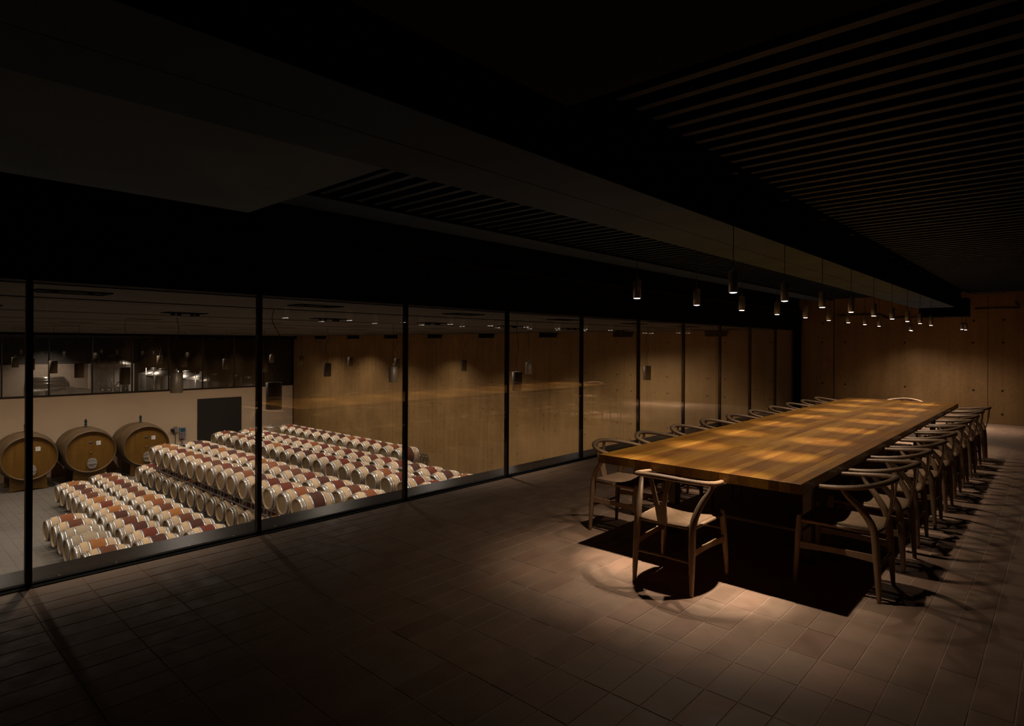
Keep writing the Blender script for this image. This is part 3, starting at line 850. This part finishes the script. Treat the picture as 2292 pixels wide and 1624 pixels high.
# ================================================================== OVAL CASKS
def build_casks():
    XF = -28.6
    a, b = .865, .815       # half width (y), half height (z) of the head
    L = 1.75
    def make():
        r = empty('oval_cask')
        zc = 1.23
        def k(x): return 1 + .12 * (1 - ((x + L / 2) / (L / 2)) ** 2)
        pr = [(.965, -.07), (.985, 0.0)]
        m = MB()
        n = 40
        prof = [(.955, -.075), (.955, 0.0), (.995, 0.0)] + [(k(-L * i / 10), -L * i / 10) for i in range(11)] + [(.955, -L), (.955, -L + .075)]
        m.lathe(prof, 'x', n, (0, 0, zc), a, b); m.build('staves', 'cask_body', r)
        m = MB().lathe([(.957, -.07), (.0005, -.065)], 'x', n, (0, 0, zc), a, b); m.build('head', 'cask_oak', r)
        m = MB().lathe([(.0005, -L + .07), (.957, -L + .07)], 'x', n, (0, 0, zc), a, b); m.build('head', 'cask_oak', r)
        for x0 in (-.015, -.17, -.36, -.60, -L + .56, -L + .32, -L + .13, -L - .035 + .05):
            x1 = x0 - .045
            kk0, kk1 = k(min(0, x0)) + .007, k(max(-L, x1)) + .007
            MB().lathe([(kk0 - .01, x0), (kk0, x0), (kk1, x1), (kk1 - .01, x1)], 'x', n, (0, 0, zc), a, b).build('hoop', 'cask_hoop', r)
        # manway door
        m = MB(); rr = []
        N = 20
        for i in range(N):
            th = 2 * math.pi * i / N
            yy = .165 * math.copysign(abs(math.cos(th)) ** .75, math.cos(th)); zz = .205 * math.copysign(abs(math.sin(th)) ** .75, math.sin(th)); rr.append((yy, zz))
        for xx, s_ in ((-.066, 1.0), (-.03, 1.0), (-.022, .9), (-.034, .80), (-.030, .4)):
            for yy, zz in rr: m.v.append((xx, yy * s_ + .04, zz * s_ + zc - .47))
        for i in range(4):
            for j in range(N):
                j2 = (j + 1) % N; m.f.append((i * N + j, i * N + j2, (i + 1) * N + j2, (i + 1) * N + j)); m.sm.append(i > 1)
        m.f.append(tuple(4 * N + j for j in range(N))); m.sm.append(True)
        md = m.build('manway', 'stainless', r)
        MB().box(-.028, .012, -.13, .21, zc - .485, zc - .455).build('manway_bar', 'stainless', md)
        m = MB()
        for i in range(8):
            th = 2 * math.pi * i / 8
            m.lathe([(.012, -.02), (.012, -.002), (.0005, 0)], 'x', 8, (0, .04 + .125 * math.cos(th), zc - .47 + .165 * math.sin(th)))
        m.build('bolt', 'stainless', md)['kind'] = 'stuff'
        MB().lathe([(.02, -.066), (.02, -.03), (.0005, -.02)], 'x', 10, (0, .0, zc - .02)).build('sample_tap', 'stainless', r)
        MB().lathe([(1, -.066), (1, -.060), (.001, -.058)], 'x', 20, (0, -.01, zc + .36), .065, .035).build('badge', 'blue_badge', r)
        lb = MB().box(-.066, -.058, .18, .33, zc + .24, zc + .40).build('label_card', 'white_label', r)
        m = MB()
        for i, (ya, yb) in enumerate(((.235, .275), (.20, .31), (.20, .29), (.20, .30), (.21, .26))):
            z = zc + .385 - i * .027; m.box(-.058, -.0572, ya, yb, z - .009, z)
        m.build('printing', 'label_ink', lb)
        # bung and glass airlock on the crown
        zt = zc + b * 1.10
        MB().lathe([(.05, zt - .01), (.055, zt + .045), (.035, zt + .065), (.02, zt + .08)], 'z', 14, (-L / 2, 0, 0)).build('bung', 'dark_rubber', r)
        MB().lathe([(.02, zt + .06), (.045, zt + .09), (.055, zt + .12), (.03, zt + .15), (.038, zt + .17), (.052, zt + .21), (.050, zt + .27), (.030, zt + .31), (.008, zt + .335), (.0005, zt + .34)], 'z', 14, (-L / 2, 0, 0)).build('airlock', 'teal_glass', r)
        # cradle: two shaped saddles on the floor
        for xx in (-.16, -L + .36):
            m = MB(); n2 = 12
            for side in (0, 1):
                x = xx - .11 * side
                for i in range(n2 + 1):
                    yy = -.54 + 1.08 * i / n2
                    zt_ = zc - b * k(xx) * math.sqrt(max(0, 1 - (yy / (a * k(xx))) ** 2)) - .004
                    m.v.append((x, yy, zt_))
                for i in range(n2 + 1):
                    yy = -.57 + 1.14 * i / n2
                    m.v.append((x, yy, .05 * math.sin(math.pi * i / n2) ** .5 if 0 < i < n2 else 0))
            q = 2 * (n2 + 1)
            for i in range(n2):
                m.f.append((i, i + 1, n2 + 2 + i, n2 + 1 + i)); m.sm.append(False)
                m.f.append((q + i + 1, q + i, q + n2 + 1 + i, q + n2 + 2 + i)); m.sm.append(False)
                m.f.append((i + 1, i, q + i, q + i + 1)); m.sm.append(False)
                m.f.append((n2 + 1 + i, n2 + 2 + i, q + n2 + 2 + i, q + n2 + 1 + i)); m.sm.append(False)
            m.f.append((0, n2 + 1, q + n2 + 1, q)); m.f.append((n2, q + n2, q + 2 * n2 + 1, 2 * n2 + 1)); m.sm += [False, False]
            m.build('cradle', 'cradle_oak', r)
        return r
    labs = ['large oval oak cask, farthest of three from the dark door in the cellar wall',
            'large oval oak cask on a timber cradle, middle one of the three',
            'large oval oak cask on a timber cradle, nearest the dark door and control box']
    p = make()
    for i, y in enumerate((4.50, 6.44, 8.42)):
        r = p if i == 0 else copy_tree(p)
        r.location = (XF, y, ZF); tag(r, labs[i], 'cask', 'large oval casks against the plaster wall')

# ================================================================== CELLAR DETAILS
def build_cellar_details():
    # dark sliding door in the plaster wall
    d = struct(MB().box(WX, WX + .05, 11.31, 13.42, ZF, -1.08).build('door_1', 'door_panel'))
    # electric control box
    r = empty('control_box', (WX, 10.62, -2.6))
    tag(r, 'grey electric control box with blue screen and red buttons on the plaster wall', 'control box')
    MB().box(0, .12, -.13, .13, -.30, .22).build('case', 'box_grey', r)
    MB().box(.12, .128, -.10, .10, .02, .18).build('screen', 'screen_blue', r)
    for y, z in ((-.05, -.09), (-.05, -.21)):
        MB().lathe([(.035, .12), (.035, .14), (.0005, .145)], 'x', 14, (0, y, z)).build('button', 'button_red', r)
    for y, z in ((.06, -.06), (.06, -.16)):
        MB().lathe([(.02, .12), (.02, .135), (.0005, .14)], 'x', 12, (0, y, z)).build('button', 'screen_blue', r)
    MB().box(.01, .06, -.03, .03, -1.33, -.30).build('conduit_drop', 'box_grey', r)
    r = empty('wall_socket', (WX, 10.28, -2.45))
    tag(r, 'dark wall socket with plug and hanging cable beside the control box', 'socket')
    MB().box(0, .10, -.02, .12, -.14, .14).build('housing', 'box_grey', r)
    MB().lathe([(.07, 0), (.07, .16), (.05, .2), (.0005, .205)], 'x', 14, (0, -.09, -.01)).build('plug', 'dark_rubber', r)
    MB().tube(smooth_path([(.12, -.09, -.08), (.13, -.06, -.22), (.10, .0, -.30), (.08, .04, -.25), (.05, .03, -.6), (.04, .03, -1.1)], 4), .012, 6).build('cable', 'dark_rubber', r)
    # steel drums in the far corner
    def drum():
        r = empty('steel_drum')
        MB().lathe([(.29, 0), (.30, .01), (.30, .33), (.307, .345), (.30, .36), (.30, .70), (.307, .715), (.30, .73), (.30, 1.15), (.29, 1.2), (.27, 1.2)], 'z', 24).build('shell', 'stainless_matt', r)
        MB().lathe([(.31, 1.17), (.31, 1.21), (.27, 1.225), (.06, 1.25), (.05, 1.29), (.0005, 1.295)], 'z', 24).build('lid', 'stainless', r)
        return r
    p = drum()
    for i, (x, y, lab) in enumerate(((-29.5, 13.45, 'steel drum with lid by the plaster wall, nearest the dark door'), (-29.5, 14.22, 'steel drum with lid by the plaster wall, middle of three'),
                                     (-29.5, 15.05, 'steel drum with lid in the corner against the concrete wall'))):
        r = p if i == 0 else copy_tree(p)
        r.scale = (1, 1, 1.16)
        r.location = (x, y, ZF); tag(r, lab, 'drum', 'steel drums in the cellar corner')
    # pipe manifold on the concrete wall
    r = empty('pipe_manifold', (-19.9, YE - .04, -3.3))
    tag(r, 'dark pipe manifold with valves on the concrete wall beside the last barrel row', 'pipes')
    for i, x in enumerate((-.05, .16, .36)):
        MB().tube([(x - .35, -.06, .0 - .1 * i), (x - .02, -.06, .0 - .1 * i), (x, -.06, .02 - .1 * i), (x, -.06, .32)], .022, 8).build('pipe', 'wine_pipe', r)
        MB().tube([(x - .06, -.06, .33), (x + .06, -.06, .33)], .016, 8).build('valve_handle', 'wine_pipe', r)
        MB().lathe([(.03, .18), (.035, .2), (.035, .23), (.03, .25)], 'z', 10, (x, -.06, 0), cap=True).build('valve', 'wine_pipe', r)
    MB().tube([(-.30, -.06, .42), (-.15, -.06, .36), (.36, -.06, .36)], .02, 8).build('pipe', 'wine_pipe', r)
    MB().tube([(-.05, -.06, .02), (.36, -.06, .02), ], .018, 8).build('pipe', 'wine_pipe', r)
    MB().box(-.1, .4, -.04, 0, .2, .23).build('bracket', 'wine_pipe', r)
    MB().tube([(.16, -.06, -.3), (.16, -.06, -.65)], .022, 8).build('pipe', 'wine_pipe', r)
    MB().tube([(.36, -.06, -.3), (.36, -.06, -.65)], .022, 8).build('pipe', 'wine_pipe', r)

def build_cellar_lamps():
    # bronze pendants with kinked cables, unlit
    me_sh = MB().lathe([(0.0005, .34), (.088, .34), (.0955, .335), (.0955, .004), (.092, 0), (.085, 0), (.083, .012), (.083, .03)], 'z', 28).mesh('lamp_shade', 'bronze')
    me_in = MB().lathe([(.083, .03), (.0005, .03)], 'z', 20).mesh('reflector', 'dark_reflector')
    me_bolt = MB().lathe([(.007, .34), (.007, .40), (.003, .41)], 'z', 8).mesh('cable_gland', 'stainless')
    pos = [(-7.36, 3.59), (-10.95, 3.66), (-13.86, 3.68), (-17.27, 3.64), (-20.24, 3.68), (-23.1, 3.65), (-25.85, 3.67),
           (-7.31, 8.11), (-10.85, 7.99), (-13.92, 8.20), (-17.41, 8.19), (-20.04, 8.16), (-22.9, 7.9), (-26.4, 8.2),
           (-7.44, 12.92), (-11.28, 13.0), (-14.0, 13.02), (-17.3, 12.9), (-20.0, 12.75), (-23.02, 12.39), (-26.05, 12.6)]
    rowname = ('first', 'second', 'third')
    for i, (x, y) in enumerate(pos):
        rw, kk = divmod(i, 7)
        r = empty('bronze_pendant', (x, y, .78))
        lab = 'unlit bronze cylinder pendant, %s out from the glass, in %s cellar row' % (ORD[kk + 1], ('the cask-side', 'the middle', 'the concrete-wall-side')[rw])
        tag(r, lab, 'lamp', 'unlit bronze pendants hanging in the cellar')
        put('lamp_shade', me_sh, r); put('reflector', me_in, r); put('cable_gland', me_bolt, r)
        rr = random.Random(i * 13 + 1)
        amp = rr.uniform(.03, .085); ph = rr.uniform(0, 6); th = rr.uniform(0, 3.1)
        if i == 0: amp, ph, th = .09, 2.5, .8
        if i == 1: amp, ph, th = .06, 0.5, .8
        top = ZC - .78
        P = []
        for q in range(15):
            t = q / 14
            e = math.sin(math.pi * t) ** .7 * amp
            s = math.sin(ph + t * 9.0) * e * (1.2 - t * .6)
            P.append((s * math.cos(th), s * math.sin(th), .40 + (top - .40) * t))
        MB().tube(smooth_path(P, 2), .0045, 6).build('cable', 'cable_black', r)
    # recessed downlight trays with spot heads
    fr = MB()
    for (x0, x1, y0, y1) in ((-.15, .15, -.26, -.235), (-.15, .15, .235, .26), (-.15, -.125, -.235, .235), (.125, .15, -.235, .235)):
        fr.box(x0, x1, y0, y1, -.012, 0)
    me_f = fr.mesh('frame', 'black_paint')
    me_b = MB().box(-.125, .125, -.235, .235, -.004, 0).mesh('tray', 'dark_soffit')
    me_h = MB().lathe([(.0005, -.005), (.035, -.006), (.042, -.045), (.036, -.05), (.030, -.03)], 'z', 12).mesh('spot_head', 'black_paint')
    n = 0
    for kx in range(8):
        for ky in range(7):
            x = (-6.15 if kx == 0 else -6.12 - 2.95 * kx); y = 1.245 + 2.235 * ky + (-.35 if kx % 2 else 0)
            if y > 15: continue
            r = empty('recessed_downlight', (x, y, ZC)); n += 1
            tag(r, 'black recessed downlight tray, %s out from the glass, %s along from the cask end' % (ORD[kx + 1], ORD[ky + 1]), 'downlight', 'recessed downlight trays in the cellar ceiling')
            ff = put('frame', me_f, r); put('tray', me_b, r)
            if kx > 1: ff.scale = (1, 1, .3)
            for yy in ((-.12, .13) if kx == 0 else ((-.15, -.07, .10, .17) if kx == 1 else ())):
                hd = put('spot_head', me_h, r, (0, yy, 0)); hd.scale = (.7, .7, .35 if kx == 0 else .8)
            if kx % 2 == 1 or ky % 2 == 0:
                spot('cellar_spot', (x, y, ZC - .06), P_CELLAR * (.45, 1.1, 1, 1, 1, 1, 1.05, 1.1)[kx], (92, 152, 100, 115, 120, 120, 125, 130)[kx], 1.0, .05, (1, .86, .72))
            if ky == 5:
                spot('wall_fill_spot', (x, y, ZC - .06), P_WALL_FILL * (.45 if kx < 2 else 1.3), 82, 1.0, .05, (1, .84, .66), (R(27), 0, 0))  # added spot, lifts the concrete end wall
            if kx == 7:
                spot('wall_fill_spot', (x, y, ZC - .06), P_WALL_FILL * .8, 110, 1.0, .05, (1, .84, .68), (0, R(36), 0))  # added spot, lifts the plaster far wall
    # small ceiling diffusers further off read as part of the trays

def build_tanks():
    # conical-roof steel tanks beyond the far glass
    def tank(rr, h):
        r = empty('steel_tank')
        MB().lathe([(rr, .25), (rr, h), (rr - .01, h + .02)], 'z', 32).build('shell', 'stainless_matt', r)
        MB().lathe([(rr + .01, h), (rr + .015, h + .015), (.22, h + .36), (.20, h + .36)], 'z', 32).build('cone_roof', 'stainless_matt', r)
        MB().lathe([(.21, h + .34), (.21, h + .46), (.19, h + .48), (.0005, h + .49)], 'z', 20).build('manhole', 'stainless', r)
        for k in range(4):
            th = math.pi / 2 * k + .7
            MB().tube([(rr * .85 * math.cos(th), rr * .85 * math.sin(th), 0), (rr * .85 * math.cos(th), rr * .85 * math.sin(th), .3)], .05, 8).build('leg', 'stainless', r)
        MB().tube([(rr + .06, .1, .4), (rr + .06, .1, h + .5)], .025, 8).build('vent_pipe', 'stainless', r)
        return r
    p = tank(.98, 3.32)
    xs = [-33.2, -35.5, -37.8, -40.1, -42.4, -44.7, -47.0, -49.3]
    for i, x in enumerate(xs):
        r = p if i == 0 else copy_tree(p)
        r.location = (x, 14.75 + (.2 if i % 2 else 0), ZF); r.rotation_euler = (0, 0, R(-50))
        tag(r, 'steel cone-roofed tank behind the far glass, %s from that glass in the line' % ORD[i + 1], 'tank', 'steel tanks in the hall beyond the cellar')
    r = copy_tree(p); r.location = (-43.0, 10.7, ZF); r.scale = (1.2, 1.2, 1.28)
    tag(r, 'taller steel tank standing alone before the line of tanks behind the far glass', 'tank')
    # press: ribbed horizontal drum
    r = empty('grape_press', (-36.2, 6.35, ZF + .62))
    tag(r, 'shiny ribbed steel drum press on a stand behind the far glass', 'press')
    m = MB()
    prof = []
    for k in range(7):
        t = k / 7
    body = [(.02, -.85), (.45, -.83), (.62, -.72), (.64, -.65), (.64, .65), (.62, .72), (.45, .83), (.02, .85)]
    m.lathe(body, 'y', 28, (0, 0, 2.60)); m.build('drum', 'stainless', r)
    for k in range(9):
        th = R(20 + k * 17)
        MB().tube([(.66 * math.cos(th), -.65, 2.60 + .66 * math.sin(th)), (.66 * math.cos(th), .65, 2.60 + .66 * math.sin(th))], .035, 8).build('rib', 'stainless', r)
    for y in (-.6, .6):
        m = MB().box(-.5, .5, y - .05, y + .05, -.62, 2.05); m.build('stand', 'stainless_matt', r)
    # white container
    r = empty('plastic_bin', (-34.0, 6.8, ZF))
    tag(r, 'white plastic bin with shallow pitched lid in front of the press', 'bin')
    MB().box(-.6, .6, -.82, .82, .1, 3.36).build('body', 'white_plastic', r)
    m = MB()
    m.v += [(-.64, -.87, 3.36), (.64, -.87, 3.36), (.64, .87, 3.36), (-.64, .87, 3.36), (-.64, 0, 3.48), (.64, 0, 3.48)]
    m.f += [(0, 1, 5, 4), (4, 5, 2, 3), (0, 4, 3), (1, 2, 5), (0, 3, 2, 1)]; m.sm += [False] * 5
    m.build('lid', 'white_plastic', r)
    MB().box(-.1, .1, -.18, .18, 3.46, 3.53).build('hatch', 'white_plastic', r)
    for x in (-.5, .5):
        MB().box(x - .05, x + .05, -.8, .8, 0, .1).build('skid', 'white_plastic', r)
    # standing steel pipework
    r = empty('filter_skid', (-34.2, 8.55, ZF))
    tag(r, 'steel filter skid with upright pipes and elbows behind the far glass', 'pipework')
    MB().box(-.4, .4, -.80, 1.0, .3, .36).build('deck', 'stainless_matt', r)
    for k, y in enumerate((-.55, -.28, .06, .40)):
        MB().tube([(0, y, .1), (0, y, 4.85 - .02 * k)], .022, 8).build('pipe', 'stainless', r)
        MB().tube(smooth_path([(0, y, 3.40), (.12, y + .08, 3.55), (.1, y + .16, 3.66), (.05, y + .24, 3.58), (0, y + .25, 3.2)], 3), .032, 8).build('elbow', 'stainless', r)
        MB().lathe([(.10, 2.6), (.11, 2.7), (.11, 3.3), (.10, 3.4), (.0005, 3.45)], 'z', 14, (0.1, y + .1, 0)).build('filter_pot', 'stainless', r)
        for z in (3.42, 3.66):
            MB().lathe([(.055, z), (.055, z + .03)], 'z', 12, (0, y, 0), cap=True).build('flange', 'stainless', r)
    r = empty('teal_pump', (-32.9, 8.75, ZF))
    tag(r, 'small teal pump with fittings behind the far glass', 'pump')
    MB().box(-.2, .2, -.22, .22, 0, 3.15).build('stand', 'stainless_matt', r)
    MB().lathe([(.0005, 3.15), (.12, 3.15), (.14, 3.3), (.10, 3.5), (.05, 3.6), (.0005, 3.64)], 'z', 16).build('housing', 'teal_glass', r)
    for (x, y) in ((-40, 2.5), (-38, 6.5), (-39, 11.5), (-44.5, 8), (-42, 13.2), (-48, 13)):
        spot('hall_spot', (x, y, 2.5), P_TANK, 100, .9, .08, (1, .86, .72))

build_floor(); build_end_wall(); build_room_shell(); build_beams(); build_windows()
build_cellar_shell(); build_tank_hall()
build_table(); build_chairs(); build_pendants()
build_barrels(); build_casks(); build_cellar_details(); build_cellar_lamps(); build_tanks()
